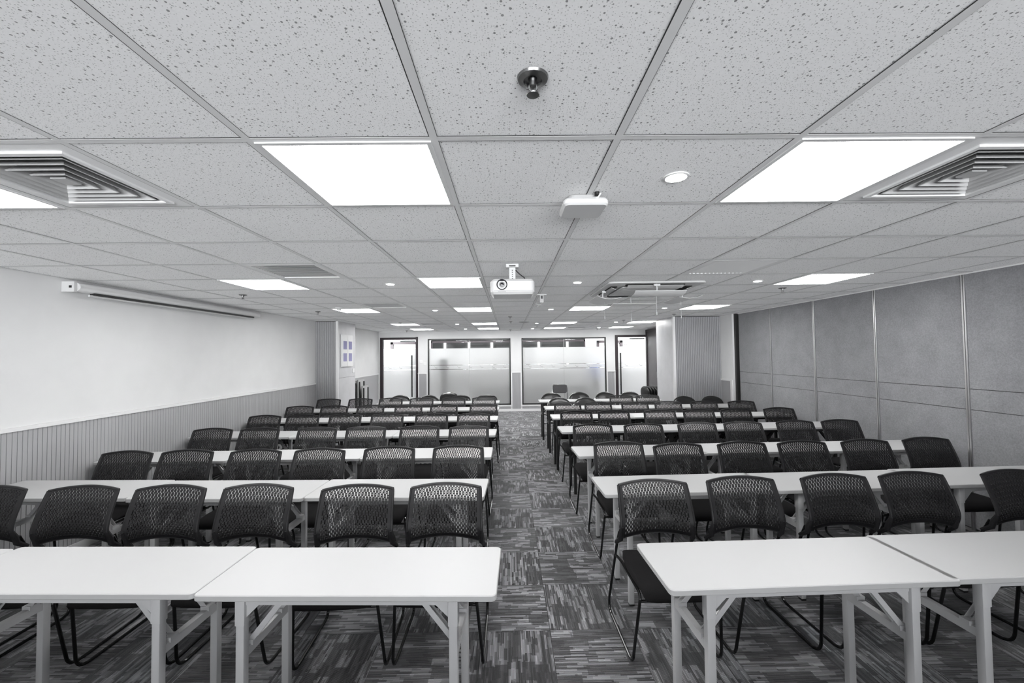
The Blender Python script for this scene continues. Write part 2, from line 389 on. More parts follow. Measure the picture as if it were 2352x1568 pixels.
for x0, x1 in (W1, W2):
    grooved(wn_, (x0, YB-.002), (x1, YB-.002), .07, WB-.05, M['wains'], depth=.008, normal=(0, -1))
    cas.box(x0-.04, x1+.04, YB-.018, YB, WB-.045, WB, M['trim'])
    for xs in (x0-.04, x1): cas.box(xs, xs+.04, YB-.018, YB, WB, WZ-.03, M['trim'])
for xs in (D1[1], D2[0]-.03): cas.box(xs, xs+.03, YB-.018, YB, 0, WZ-.03, M['trim'])
wn_.build('wainscot', wback, smooth=False); cas.build('casing', wback, smooth=False)
tag(MB().box(D1[1], D2[0], YB-.02, YB, 0, .07, M['trim']).build('baseboard_back', smooth=False), kind='structure')

FROST_TOP = 1.88
def text_mesh(name, body, size, m, loc, parent, mirror=False):
    cu = D.curves.new(name, 'FONT'); cu.body = body; cu.size = size; cu.extrude = .0008; cu.align_x = 'CENTER'
    o = D.objects.new(name, cu); COL.objects.link(o)
    me = D.meshes.new_from_object(o.evaluated_get(bpy.context.evaluated_depsgraph_get()))
    D.objects.remove(o)
    for v in me.vertices:
        x, y, z = v.co; v.co = (-x if mirror else x, -z, y)
    if mirror: me.flip_normals()
    me.materials.clear(); me.materials.append(m)
    o = D.objects.new(name, me); COL.objects.link(o); o.location = loc; o.parent = parent
    return o
def film(x0, x1, z0, y, parent):
    f_ = MB()
    for a, b in ((z0, 1.25), (1.262, 1.376), (1.388, FROST_TOP)):
        f_.add([(x0, y, a), (x1, y, a), (x1, y, b), (x0, y, b)], [(0, 1, 2, 3)], M['frost'])
    f_.build('frosted_film', parent, smooth=False)
    mk = MB(); n = max(2, int((x1-x0)/.31)); yy = y-.004               # row of small check-and-w marks
    for k in range(n):
        cx = x0+(k+.6)*(x1-x0)/n
        for a, b in (((-.05, 1.35), (-.01, 1.30)), ((-.02, 1.315), (-.005, 1.29)), ((-.005, 1.29), (.01, 1.315)), ((.01, 1.315), (.022, 1.29)), ((.022, 1.29), (.04, 1.32))):
            mk.bar((cx+a[0], yy, a[1]), (cx+b[0], yy, b[1]), .001, .006, M['mark'], up=(.001, 0, 1))
    mk.build('etched_marks', parent, smooth=False)
def window(name, x0, x1):
    o = MB()
    for a in ((x0, x1, WT-.035, WT), (x0, x1, WB, WB+.035), (x0, x0+.035, WB, WT), (x1-.035, x1, WB, WT)): o.box(a[0], a[1], YB-.012, YB+.06, a[2], a[3], M['black'])
    o = o.build(name, smooth=False); tag(o, kind='structure')
    MB().box(x0+.03, x1-.03, YB+.028, YB+.036, WB+.03, WT-.03, M['glass']).build('pane', o, smooth=False)
    film(x0+.035, x1-.035, WB+.035, YB+.024, o)
    xm = (x0+x1)/2; MB().box(xm-.004, xm+.004, YB+.02, YB+.026, WB+.035, WT-.035, M['white']).build('glass_joint', o, smooth=False)
window('window_1', *W1); window('window_2', *W2)
def door(name, x0, x1, hx, small, tx, sx):
    o = MB(); fw = .085
    o.box(x0, x0+fw, YB-.02, YB+.1, 0, DT, M['wood']).box(x1-fw*.75, x1, YB-.02, YB+.1, 0, DT+.012, M['wood']).box(x0, x1, YB-.015, YB+.1, DT-.065, DT, M['wood'])
    o = o.build(name, smooth=False); tag(o, kind='structure')
    MB().box(x0+fw, x1-fw*.75, YB+.034, YB+.042, .02, DT-.065, M['glass']).build('pane', o, smooth=False)
    film(x0+fw+.004, x1-fw*.75-.004, .02, YB+.03, o)
    h = MB().box(hx-.017, hx+.017, YB-.03, YB-.008, .46, 1.69, M['black'])
    for z in (1.30, .75): h.box(hx-.01, hx+.01, YB-.01, YB+.034, z-.02, z+.02, M['black'])
    tag(h.build('handle', o, smooth=False), 'long black bar handle')
    text_mesh('lettering', 'H', .125, M['wood'], (tx, YB+.028, FROST_TOP+.006), o, True)
    text_mesh('lettering', small, .078, M['wood'], (sx, YB+.028, FROST_TOP+.006), o, True)
    MB().box(x1-.55, x1-.1, YB+.06, YB+.1, DT-.13, DT-.09, M['steel']).build('door_closer', o, smooth=False)
door('door_1', D1[0], D1[1], -2.86, '1', -2.925, -3.0)
door('door_2', D2[0], D2[1], 3.335, '1-A', 3.50, 3.385)
# dark wooden door leaf on the right side wall near the back corner
XD = 4.165
d3 = MB().box(XD-.05, XD, 11.15, 12.22, 0, 2.31, M['darkwood']).build('door_3', smooth=False); tag(d3, kind='structure')
MB().box(XD-.075, XD-.05, 11.1, 11.16, 0, 2.36, M['wood']).box(XD-.075, XD-.05, 12.2, 12.27, 0, 2.36, M['wood']).box(XD-.075, XD-.05, 11.1, 12.27, 2.3, 2.36, M['wood']).build('door_frame', d3, smooth=False)
MB().tube([(XD-.05, 11.3, 1.0), (XD-.1, 11.3, 1.0), (XD-.1, 11.3, 1.16), (XD-.05, 11.3, 1.16)], .01, M['chrome']).build('handle', d3)

# ------------------------------------------------------------------ corridor and far room behind the glass
CY = 14.25
tag(MB().box(-6, 6.5, YB+.12, 19, -.05, 0, M['trim']).build('floor_corridor', smooth=False), kind='structure')
tag(MB().box(-6, 6.5, YB+.12, 19, 2.45, 2.5, M['hall']).build('ceiling_corridor', smooth=False), kind='structure')
P0, P1 = -2.66, 2.66
cw = MB().box(-6, -4.05, CY, CY+.1, 0, 2.45, M['hall']).box(-3.1, P0, CY, CY+.1, 0, 2.45, M['hall']).box(P0, P1, CY, CY+.1, 2.2, 2.45, M['hall']).box(P1, 3.05, CY, CY+.1, 0, 2.45, M['hall']).box(-4.05, -3.1, CY, CY+.1, 2.15, 2.45, M['hall']).box(3.05, 3.95, CY, CY+.1, 2.12, 2.45, M['hall']).box(3.95, 4.36, CY, CY+.1, 0, 2.45, M['hall']).box(4.36, 6.5, CY, CY+.1, 0, .9, M['hall']).box(4.36, 6.5, CY, CY+.1, 2.3, 2.45, M['hall'])
cw = cw.build('wall_corridor', smooth=False); tag(cw, kind='structure')
MB().box(4.36, 6.5, CY+.02, CY+.03, .9, 2.3, M['daylight']).build('bright_pane', cw, smooth=False)
MB().box(-4.05, -3.1, CY+.06, CY+.1, 0, 2.15, M['trim']).box(3.05, 3.95, CY+.06, CY+.1, 0, 2.12, M['trim']).build('door_leaf', cw, smooth=False)
fr = MB()
for x0, x1, zt in ((-4.05, -3.1, 2.15), (3.05, 3.95, 2.12)):
    fr.box(x0, x0+.09, CY-.02, CY+.1, 0, zt, M['wood']).box(x1-.09, x1, CY-.02, CY+.1, 0, zt, M['wood']).box(x0, x1, CY-.02, CY+.1, zt-.08, zt, M['wood'])
fr.build('door_frame', cw, smooth=False)
gp = MB().box(P0, P1, CY-.02, CY+.08, 2.10, 2.16, M['wood']).box(P0, P0+.05, CY-.02, CY+.08, 0, 2.16, M['wood']).box(P1-.05, P1, CY-.02, CY+.08, 0, 2.16, M['wood']).box(P0, P1, CY-.02, CY+.08, 0, .06, M['wood'])
gp.build('glass_partition_frame', cw, smooth=False)
tag(MB().box(-6, 6.5, 18.2, 18.3, 0, 2.5, M['greyroom']).box(-6.1, -6, YB+.12, 18.3, 0, 2.5, M['hall']).box(6.5, 6.6, YB+.12, 18.3, 0, 2.5, M['hall']).build('wall_far_room', smooth=False), kind='structure')
for k, px in enumerate((1038.5, 1094, 1146.5, 1203, 1255, 1321)):
    x = (px-1176-8.6)/F_PX*18.1; s_ = MB().box(x-.045, x+.045, 18.17, 18.2, 1.2, 2.28, M['slit'])
    o = s_.build('window_%d' % (k+3), smooth=False); tag(o, kind='structure')
for k, (x, y) in enumerate(((-3.6, 13.7), (-1.2, 13.7), (1.2, 13.7), (3.6, 13.7))):
    o = empty('corridor_light', (x, y, 2.445), 0, 'long light panel in the corridor behind the glass, %s' % ['beyond the door nearest the screen wall', 'behind the dark smudge', 'behind the grey guest chair', 'beyond the door nearest the partition'][k], 'ceiling light', 'corridor lights')
    MB().box(-1.02, 1.02, -.17, .17, -.03, 0, M['white']).build('frame', o, smooth=False)
    MB().box(-1.0, 1.0, -.15, .15, -.034, -.03, M['corridor']).build('diffuser', o, smooth=False)
# low counter, dark cabinet and water cooler seen blurred through the film
o = empty('counter', (.62, 12.66, 0), 0, 'long pale low counter standing behind the frosted windows', 'counter')
MB().box(-1.75, 1.75, -.22, .22, .72, .76, M['white']).build('worktop', o, smooth=False)
MB().box(-1.68, 1.68, -.17, .2, 0, .72, M['grey']).build('body', o, smooth=False)
MB().box(-1.75, -1.68, -.2, .2, 0, .72, M['white']).box(1.68, 1.75, -.2, .2, 0, .72, M['white']).box(-.03, .05, -.2, -.17, 0, .72, M['white']).build('side_panel', o, smooth=False)
o = empty('tall_cabinet', (-1.93, 12.585, 0), 0, 'dark upright cabinet blurred behind the frosted window beside the glass door', 'cabinet')
MB().box(-.13, .13, -.15, .15, .05, 1.62, M['black']).build('body', o, smooth=False)
MB().box(-.125, .125, -.16, -.15, .1, 1.6, M['black']).build('door', o, smooth=False)
MB().box(-.12, .12, -.14, .14, 0, .05, M['gap']).build('plinth', o, smooth=False)
o = empty('water_dispenser', (2.60, 12.60, 0), 0, 'white water dispenser with a blue bottle, blurred behind the window near the partition', 'water dispenser')
MB().rbox(-.15, .15, -.15, .15, 0, .95, .03, .01, M['white']).build('body', o)
MB().lathe([(.06, .95), (.07, .99), (.135, 1.03), (.135, 1.3), (.12, 1.34), (.06, 1.36)], M['bottle']).build('bottle', o)
MB().tube([(-.04, -.15, .75), (-.04, -.19, .75), (-.04, -.19, .72)], .012, M['black']).tube([(.04, -.15, .75), (.04, -.19, .75), (.04, -.19, .72)], .012, M['black']).build('tap', o)

# ------------------------------------------------------------------ perforated-back chairs (local front is -y, origin on the floor)
def back_profile(t):
    """t 0 at the bottom edge .. 1 at the top edge -> (y, z), reclined with a lumbar fold"""
    pts = [(.064, .565), (.044, .602), (.034, .640), (.036, .675), (.055, .735), (.082, .800), (.106, .853), (.116, .872)]
    s = t*(len(pts)-1); i = min(int(s), len(pts)-2); q = s-i
    p0 = pts[max(i-1, 0)]; p1 = pts[i]; p2 = pts[i+1]; p3 = pts[min(i+2, len(pts)-1)]
    def cr_(a, b, c_, d): return .5*((2*b)+(-a+c_)*q+(2*a-5*b+4*c_-d)*q*q+(-a+3*b-3*c_+d)*q**3)
    return cr_(p0[0], p1[0], p2[0], p3[0]), cr_(p0[1], p1[1], p2[1], p3[1])
HW = .213
def back_point(u, t, off=0.0):
    y, z = back_profile(t); y2, z2 = back_profile(min(t+.02, 1.02) if t < .98 else t); y1, z1 = back_profile(t-.02 if t > .02 else t)
    tx, tz = y2-y1, z2-z1; L = math.hypot(tx, tz) or 1
    ny, nz = tz/L, -tx/L                                          # points to the rear (+y)
    k = u/HW
    wide = 1.0 + .055*min(1, (1-t)*1.4)
    z += (.020*t + .034*(1-t))*(1-k*k) - .004
    y += .024*(1-k*k)*(.35+.65*t) - .012
    return (u*wide, y+ny*off, z+nz*off)
def make_backrest():
    mb = MB(); TH = .006; T0, T1 = .10, .90
    NCOL = 39; cw_ = 2*(HW-.024)/NCOL; NPER = 7
    q = M['plastic']
    # border: solid strips around the holed field
    us_full = [-HW+2*HW*k/20 for k in range(21)]
    def grid(us, ts):
        n = len(us)
        for sgn in (-1, 1):
            vs = [back_point(u, t, sgn*TH/2) for t in ts for u in us]
            fs = [(r*n+k, r*n+k+1, (r+1)*n+k+1, (r+1)*n+k) for r in range(len(ts)-1) for k in range(n-1)]
            mb.add(vs, fs if sgn < 0 else [f_[::-1] for f_ in fs], q)
    grid(us_full, [0, .05, T0]); grid(us_full, [T1, .95, 1])
    tl = [T0+(T1-T0)*k/14 for k in range(15)]
    grid([-HW, -HW+.012, -HW+.024], tl); grid([HW-.024, HW-.012, HW], tl)
    # holes: each column alternates a long slot and a dot, neighbours shifted by half a period
    per = (T1-T0)/NPER
    def cell(u0, u1, t0, t1, hole):
        uc, tc = (u0+u1)/2, (t0+t1)/2; du, dt = (u1-u0)/2, (t1-t0)/2
        rect = [(-du, -dt), (0, -dt), (du, -dt), (du, 0), (du, dt), (0, dt), (-du, dt), (-du, 0)]
        if hole is None or dt < .004:
            for sgn in (-1, 1):
                vs = [back_point(uc+a, tc+b, sgn*TH/2) for a, b in (rect[0], rect[2], rect[4], rect[6])]
                mb.add(vs, [(0, 1, 2, 3) if sgn < 0 else (3, 2, 1, 0)], q)
            return
        hu, ht, cut = hole
        ht = min(ht, dt*.86)
        hol = [(-hu*.62, -ht), (0, -ht), (hu*.62, -ht), (hu, 0), (hu*.62, ht), (0, ht), (-hu*.62, ht), (-hu, 0)]
        if cut: hol = [(-hu, -ht*.82), (0, -ht), (hu, -ht*.82), (hu, 0), (hu, ht*.82), (0, ht), (-hu, ht*.82), (-hu, 0)]
        vs = [back_point(uc+a, tc+b, -TH/2) for a, b in rect+hol] + [back_point(uc+a, tc+b, TH/2) for a, b in rect+hol]
        fs = []
        for k in range(8):
            n_ = (k+1) % 8
            fs.append((k, n_, 8+n_, 8+k)); fs.append((16+n_, 16+k, 24+k, 24+n_)); fs.append((8+k, 8+n_, 24+n_, 24+k))
        mb.add(vs, fs, q)
    slot_h = per*.70
    for cidx in range(NCOL):
        u0 = -HW+.024+cidx*cw_; u1 = u0+cw_
        ph = 0 if cidx % 2 == 0 else per/2
        t = T0-(per/2 if cidx % 2 else 0)
        while t < T1-1e-6:
            for a, b, kind in ((t, t+slot_h, 1), (t+slot_h, t+per, 0)):
                a2, b2 = max(a, T0), min(b, T1)
                if b2-a2 > 1e-5: cell(u0, u1, a2, b2, (.0034, slot_h*.45, True) if kind else (.0024, .0065, False))
            t += per
    # raised rim all round
    rim = []
    for k in range(25): rim.append((-HW+2*HW*k/24, 1.0))
    for k in range(1, 17): rim.append((HW, 1-k/16))
    for k in range(1, 25): rim.append((HW-2*HW*k/24, 0))
    for k in range(1, 16): rim.append((-HW, k/16))
    def rad(u, t): return .0095 if t > .99 else (.008 if abs(u) > HW-.001 else .006)
    pts = [back_point(u, t, .001) for u, t in rim]; pts.append(pts[0])
    mb.tube(pts, [rad(*r) for r in rim]+[rad(*rim[0])], q, n=6, caps=False)
    # lower ears that drop onto the tube sockets
    for sx in (-1, 1):
        a = back_point(sx*HW*.985, .32); b = back_point(sx*HW*.985, .0)
        mb.tube([a, ((a[0]+b[0])/2, (a[1]+b[1])/2+.004, (a[2]+b[2])/2), b, (sx*.236, .098, .522)], [.010, .016, .017, .012], q, n=8)
    return mb
def make_chair():
    root = empty('perforated_chair', (0, 0, 0))
    make_backrest().build('backrest', root, angle=.5)
    # seat pad: lofted along y with a waterfall front
    st = MB(); rings = []
    for y, z, hw, th in ((.118, .462, .175, .012), (.108, .467, .195, .030), (.05, .463, .212, .040), (-.06, .457, .222, .042), (-.18, .457, .220, .042), (-.26, .450, .214, .040), (-.298, .432, .208, .034), (-.314, .410, .198, .022), (-.316, .400, .190, .010)):
        r = []
        for k in range(16):
            a = 2*math.pi*k/16; cx, sz = math.cos(a), math.sin(a)
            x = hw*math.copysign(abs(cx)**.35, cx); dz = th/2*math.copysign(abs(sz)**.6, sz)
            r.append((x, y, z-th/2+dz + .008*(abs(x)/.23)**2))
        rings.append(r)
    st.loft(rings, M['fabric']).build('seat', root, angle=.9)
    for sx in (-1, 1):
        x = sx*.236; xt = sx*.212
        def arc(c0, c1, c2, n=6): return [tuple((1-q)**2*a+2*q*(1-q)*b+q*q*c_ for a, b, c_ in zip(c0, c1, c2)) for q in [k/n for k in range(n+1)]]
        pts = [(x*.96, .058, .60), (x*.985, .092, .52)]
        pts += arc((x*1.02, .268, .095), (x*1.02, .295, .009), (x*1.02, .215, .009))
        pts += arc((x*1.02, -.14, .009), (x*1.02, -.212, .009), (x*1.015, -.222, .075))
        pts += arc((xt*1.02, -.268, .372), (xt, -.276, .408), (xt, -.23, .414))
        pts += [(xt, .06, .418), (xt*1.04, .10, .424), (x*.99, .122, .432)]
        MB().tube(pts, .0085, M['tube'], n=8).build('sled_leg', root)
    MB().tube([(-.210, -.265, .375), (.210, -.265, .375)], .008, M['tube'], n=8).build('front_crossbar', root)
    MB().tube([(-.212, .05, .412), (.212, .05, .412)], .008, M['tube'], n=8).build('rear_crossbar', root)
    return root
proto_chair = make_chair(); used_chair = [False]
ROWN = {1: 'front', 2: 'second', 3: 'third', 4: 'fourth', 5: 'fifth', 6: 'sixth', 7: 'rearmost'}
def place_chair(x, ytop, rz, label, group):
    if not used_chair[0]: o = proto_chair; used_chair[0] = True
    else: o = copy_tree(proto_chair)
    x *= BACK_K; ytop *= BACK_K
    o.location = (x + math.sin(rz)*.116, ytop-.116*math.cos(rz), 0); o.rotation_euler.z = rz
    tag(o, label, 'chair', group)
BACK_K = (CAM_H-.872)/(CAM_H-.815)      # the listed spots were read off at 0.815 m; the backs stand 0.872 m high
CH = {
 'L1': [(-3.50, 2.86, .03), (-2.858, 2.839, .02), (-2.263, 2.825, .0), (-1.676, 2.817, -.02), (-1.003, 2.775, .05), (-.424, 2.785, 0)],
 'L2': [(-3.515, 3.88, .0), (-2.979, 3.899, .03), (-2.338, 3.88, 0), (-1.752, 3.885, -.02), (-1.119, 3.915, .02), (-.478, 3.925, 0)],
 'L3': [(-3.57, 5.06, .02), (-3.0, 5.05, 0), (-2.303, 5.034, -.02), (-1.726, 5.05, .02), (-1.078, 5.035, 0), (-.482, 5.00, -.02)],
 'L4': [(-3.57, 6.13, 0), (-3.012, 6.12, .02), (-2.397, 6.13, -.02), (-1.78, 6.11, 0), (-1.128, 6.09, .02), (-.515, 6.05, 0)],
 'L5': [(-3.60, 7.21, .02), (-3.01, 7.21, 0), (-2.39, 7.22, -.02), (-1.735, 7.21, .02), (-1.125, 7.21, 0), (-.44, 7.21, -.02)],
 'L6': [(-3.60, 8.36, 0), (-2.97, 8.36, .02), (-2.37, 8.38, 0), (-1.745, 8.34, -.02), (-1.105, 8.33, 0), (-.50, 8.33, .02)],
 'R1': [(.95, 2.79, .02), (1.563, 2.835, .03), (2.22, 2.862, .04), (2.778, 2.881, .03), (3.506, 2.897, .05)],
 'R2': [(1.04, 3.99, 0), (1.567, 3.89, .07), (2.187, 3.926, .05), (2.759, 3.927, .03), (3.376, 3.946, .04), (4.019, 4.00, .03)],
 'R3': [(.999, 4.994, 0), (1.606, 4.99, .02), (2.264, 5.021, .03), (2.83, 5.033, .02), (3.489, 5.07, .04), (4.058, 5.089, .03)],
 'R4': [(.994, 6.157, 0), (1.554, 6.18, .02), (2.233, 6.166, 0), (2.826, 6.195, .03), (3.383, 6.199, .04), (4.06, 6.24, .02)],
 'R5': [(1.02, 7.26, .02), (1.554, 7.25, 0), (2.174, 7.18, .03), (2.767, 7.22, 0), (3.377, 7.19, .02), (4.014, 7.164, .03)],
 'R6': [(2.261, 8.357, 0), (2.785, 8.344, .02)]}
for key, lst in CH.items():
    r = int(key[1]); n = len(lst); side = SCREEN if key[0] == 'L' else PART
    for k, (x, y, rz) in enumerate(lst):
        if key[0] == 'L':
            q = n-1-k; where = 'nearest the aisle' if q == 0 else ('against the wall' if k == 0 else ORD[q]+' from the aisle')
        elif key == 'R6': where = ['left', 'right'][k]+' of the pair beside round-backed chairs'
        else: where = 'nearest the aisle' if k == 0 else ('nearest the grey wall' if k == 5 or (key == 'R1' and k == 4) else ORD[k]+' from the aisle')
        row = 'row nearest the camera' if r == 1 else ROWN[r]+' chair row'
        place_chair(x, y, rz, 'black perforated chair %s, %s, %s side' % (where, row, side), 'perforated chairs, %s side' % side)

# ------------------------------------------------------------------ round-backed padded chairs at the rear
def make_round_chair(name='round_back_chair', flat=False):
    root = empty(name, (0, 0, 0))
    b = MB(); rings = []
    for s, d in ((.0, -.030), (.75, -.026), (.95, -.012), (1.0, 0), (.95, .012), (.75, .020), (0, .022)):
        r = []
        for k in range(28):
            a = 2*math.pi*k/28; cx, sz = math.cos(a), math.sin(a)
            ex = .62 if flat else .9
            x = .222*s*math.copysign(abs(cx)**ex, cx); z = .155*s*math.copysign(abs(sz)**ex, sz)
            z = z if z > 0 else z*.9
            r.append((x, .225+d+(z*.22) - .035*(x/.22)**2, .685+z))
        rings.append(r)
    b.loft(rings, M['leather'], caps=False).build('backrest', root, angle=1.2)
    s = MB(); s.lathe([(.17, .405), (.205, .415), (.215, .435), (.200, .455), (.12, .465), (.001, .467)], M['leather'], n=28, xf=Matrix.Translation((0, -.03, 0)) @ Matrix.Diagonal((1, 1, 1, 1)))
    s.build('seat', root, angle=1.0)
    rim = MB(); pts = []
    for k in range(17):
        a = math.pi*k/16; x = .226*math.cos(a); z = .685+.155*math.sin(a); pts.append((x, .238+(z-.685)*.22-.035*(x/.22)**2, z))
    rim.tube([(.226, .18, .40)]+pts+[(-.226, .18, .40)], .007, M['chrome'], n=8).build('back_rim', root)
    for sx in (-1, 1):
        MB().tube([(sx*.215, .17, .43), (sx*.22, .24, .2), (sx*.222, .27, .006)], .010, M['tube'], n=8).build('leg', root)
        MB().tube([(sx*.195, -.12, .41), (sx*.215, -.2, .2), (sx*.222, -.235, .006)], .010, M['tube'], n=8).build('leg', root)
    MB().tube([(-.205, -.18, .25), (.205, -.18, .25)], .007, M['tube'], n=8).build('stretcher', root)
    return root
rproto = make_round_chair(); fproto = make_round_chair('padded_chair', True)
first = {rproto: True, fproto: True}
def place_round(proto, x, ytop, rz, label, group):
    if first[proto]: o = proto; first[proto] = False
    else: o = copy_tree(proto)
    o.location = (x*.955, ytop*.955-.26, 0); o.rotation_euler.z = rz; tag(o, label, 'chair', group)
for k, (x, y) in enumerate(((.96, 9.43), (1.6, 9.50), (2.19, 9.47), (2.76, 9.49))):
    place_round(rproto, x, y, random.uniform(-.06, .06), 'black round-backed chair at the rearmost table, %s, grey-partition side' % ['nearest the aisle', 'second from the aisle', 'third from the aisle', 'farthest from the aisle'][k], 'round-backed chairs, grey-partition side')
for k, (x, y) in enumerate(((1.0, 8.37), (1.53, 8.33), (3.53, 8.38), (4.10, 8.38))):
    if k > 1: y = 8.38
    place_round(rproto, x, y, random.uniform(-.05, .05), 'black round-backed chair at the sixth table row, %s' % ['nearest the aisle', 'second from the aisle', 'in front of the slatted column', 'nearest the grey partition'][k], 'round-backed chairs, sixth table row')
for k, (x, y, rz, pr) in enumerate(((-2.40, 9.30, .1, rproto), (-1.69, 9.22, .35, rproto), (-1.46, 9.75, -.3, fproto), (-1.06, 9.1, .0, fproto), (-.48, 9.12, 0, fproto))):
    place_round(pr, x, y, rz, ['black round-backed chair in front of the glass door, screen-wall side', 'black round-backed chair turned askew at the rear table, screen-wall side', 'black padded chair mostly hidden behind the askew round-backed chair', 'black flat-topped padded chair second from the aisle at the rear screen-side table', 'black flat-topped padded chair nearest the aisle at the rear screen-side table'][k], 'padded chairs, screen-wall side')
def make_parked_chair():
    root = empty('parked_chair', (0, 0, 0))
    for nm, zc, rz_, rx_ in (('backrest', .685, .155, .222), ('seat', .36, .16, .20)):
        b = MB(); rings = []
        for q_, d in ((0, -.024), (.75, -.022), (.95, -.010), (1.0, 0), (.95, .010), (.75, .016), (0, .018)):
            rings.append([(rx_*q_*math.copysign(abs(math.cos(a))**.9, math.cos(a)), d, zc+rz_*q_*math.copysign(abs(math.sin(a))**.9, math.sin(a))) for a in [2*math.pi*k/28 for k in range(28)]])
        b.loft(rings, M['leather'], caps=False).build(nm, root, angle=1.2)
    for sx in (-1, 1):
        MB().tube([(sx*.215, .012, .66), (sx*.222, .012, .3), (sx*.222, .012, .006)], .009, M['tube'], n=8).build('leg', root)
        MB().tube([(sx*.195, -.012, .40), (sx*.20, -.012, .2), (sx*.20, -.012, .006)], .009, M['tube'], n=8).build('leg', root)
    return root
kproto = make_parked_chair()
for k in range(8):
    o = kproto if k == 0 else copy_tree(kproto)
    o.location = (3.44+.078*k, 10.45+.03*k, 0); o.rotation_euler.z = -1.40
    tag(o, 'black round-backed chair folded and parked behind the slatted column, %s' % ['foremost of the row', 'second in the row', 'third in the row', 'fourth in the row', 'fifth in the row', 'sixth in the row', 'seventh in the row', 'last of the row'][k], 'chair', 'parked round-backed chairs')
# grey upholstered chair with a chrome frame by the window
gc = empty('guest_chair', (1.29, 10.25, 0), 0, 'grey upholstered chair with rounded chrome frame below the back window', 'chair')
xf = Matrix.Translation((0, .2, .80)) @ Matrix.Rotation(math.radians(82), 4, 'X')
MB().rbox(-.175, .175, -.105, .105, -.02, .02, .045, .008, M['greypad'], xf=xf).build('backrest', gc)
MB().rbox(-.21, .21, -.24, .18, .42, .47, .05, .015, M['greypad']).build('seat', gc)
MB().tube([(-.19, .17, .42), (-.19, .2, .86), (-.165, .215, .905), (.165, .215, .905), (.19, .2, .86), (.19, .17, .42)], .010, M['chrome']).build('back_frame', gc)
for sx in (-1, 1):
    MB().tube([(sx*.19, .17, .44), (sx*.2, .24, .008)], .010, M['chrome']).build('leg', gc)
    MB().tube([(sx*.19, -.2, .44), (sx*.2, -.23, .008)], .010, M['chrome']).build('leg', gc)

# ------------------------------------------------------------------ folding training tables
TL, TD, TH_ = 1.207, .41, .025
def make_table(name, lm, inset):
    root = empty(name, (0, 0, 0))
    h = TL/2; zt = .75
    t = MB(); t.rbox(-h, h, -TD/2, TD/2, zt-TH_, zt, .022, .003, M['laminate']); t.build('tabletop', root)
    yl = TD/2-.045; w_ = .034
    for sy in (-1, 1):
        a = MB().box(-h+inset, h-inset, sy*yl-.010, sy*yl+.010, zt-TH_-.032, zt-TH_, lm)
        for sx in (-1, 1):                                        # small gusset plates in the corners
            xg = sx*(h-inset-w_/2)
            a.add([(xg, sy*yl-.006, zt-TH_-.032), (xg-sx*.055, sy*yl-.006, zt-TH_-.032), (xg, sy*yl-.006, zt-TH_-.085), (xg, sy*yl+.006, zt-TH_-.032), (xg-sx*.055, sy*yl+.006, zt-TH_-.032), (xg, sy*yl+.006, zt-TH_-.085)],
                  [(0, 1, 2), (3, 5, 4), (0, 3, 4, 1), (1, 4, 5, 2), (2, 5, 3, 0)], lm)
        a.build('apron_rail', root, smooth=False)
    for sx in (-1, 1):
        xl = sx*(h-inset)
        for sy in (-1, 1):
            l_ = MB().rbox(xl-w_/2, xl+w_/2, sy*yl-w_/2, sy*yl+w_/2, .012, zt-TH_, .004, .001, lm, n=2)
            l_.rbox(xl-w_/2-.003, xl+w_/2+.003, sy*yl-w_/2-.003, sy*yl+w_/2+.003, zt-TH_-.11, zt-TH_-.001, .004, .001, lm, n=2)
            lo = l_.build('leg', root, angle=.5)
            tag(MB().rbox(xl-w_/2, xl+w_/2, sy*yl-w_/2, sy*yl+w_/2, 0, .013, .004, .001, M['black'], n=2).build('foot_cap', lo, angle=.5), 'black plastic foot')
        MB().box(xl-.014, xl+.014, -yl+w_/2, yl-w_/2, .475, .510, lm).build('crossbar', root, smooth=False)
        for sy in (-1, 1):
            ys = sy*.105; s_ = MB()
            top = (xl-sx*.165, ys, zt-TH_-.008); bot = (xl, ys, .512)
            for dy in (-.013, .013): s_.bar((top[0], ys+dy, top[2]), (bot[0], ys+dy, bot[2]), .003, .022, lm, up=(1, 0, 1))
            s_.bar((top[0]-sx*-.02, ys, top[2]-.028), (bot[0]-sx*.055, ys, bot[2]+.075), .026, .003, M['steel'] if lm is M['leg'] else lm, up=(1*sx, 0, 1))
            s_.box(xl-.02, xl+.02, ys-.02, ys+.02, .505, .525, lm); s_.box(top[0]-.03, top[0]+.03, ys-.02, ys+.02, zt-TH_-.012, zt-TH_, lm)
            s_.build('folding_strut', root, smooth=False)
    return root
tproto = {('w', .175): make_table('folding_table', M['leg'], .175), ('b', .16): make_table('training_table', M['blackleg'], .16), ('b', .07): make_table('aisle_table', M['blackleg'], .07)}
tfirst = {k: True for k in tproto}
def place_table(kind, x, y, rz, label, group):
    pr = tproto[kind]
    if tfirst[kind]: o = pr; tfirst[kind] = False
    else: o = copy_tree(pr)
    o.location = (x, y, 0); o.rotation_euler.z = rz; tag(o, label, 'table', group)
TROW = {'L': {1: (-.058, 1.64, -.030, ('w', .175)), 2: (-.172, 2.755, -.033, ('w', .175)), 3: (-.168, 3.815, -.004, ('w', .175)), 4: (-.163, 4.838, -.019, ('w', .175)), 5: (-.172, 5.95, -.018, ('b', .16)), 6: (-.178, 7.05, -.012, ('b', .16)), 7: (-.188, 8.05, -.01, ('b', .16))},
        'R': {1: (.63, 1.655, .030, ('w', .175)), 2: (.632, 2.768, .034, ('w', .175)), 3: (.632, 3.80, .030, ('w', .175)), 4: (.63, 4.97, .028, ('b', .16)), 5: (.632, 6.02, .004, ('b', .07)), 6: (.622, 7.06, .0, ('b', .07)), 7: (.60, 8.12, .0, ('b', .07))}}
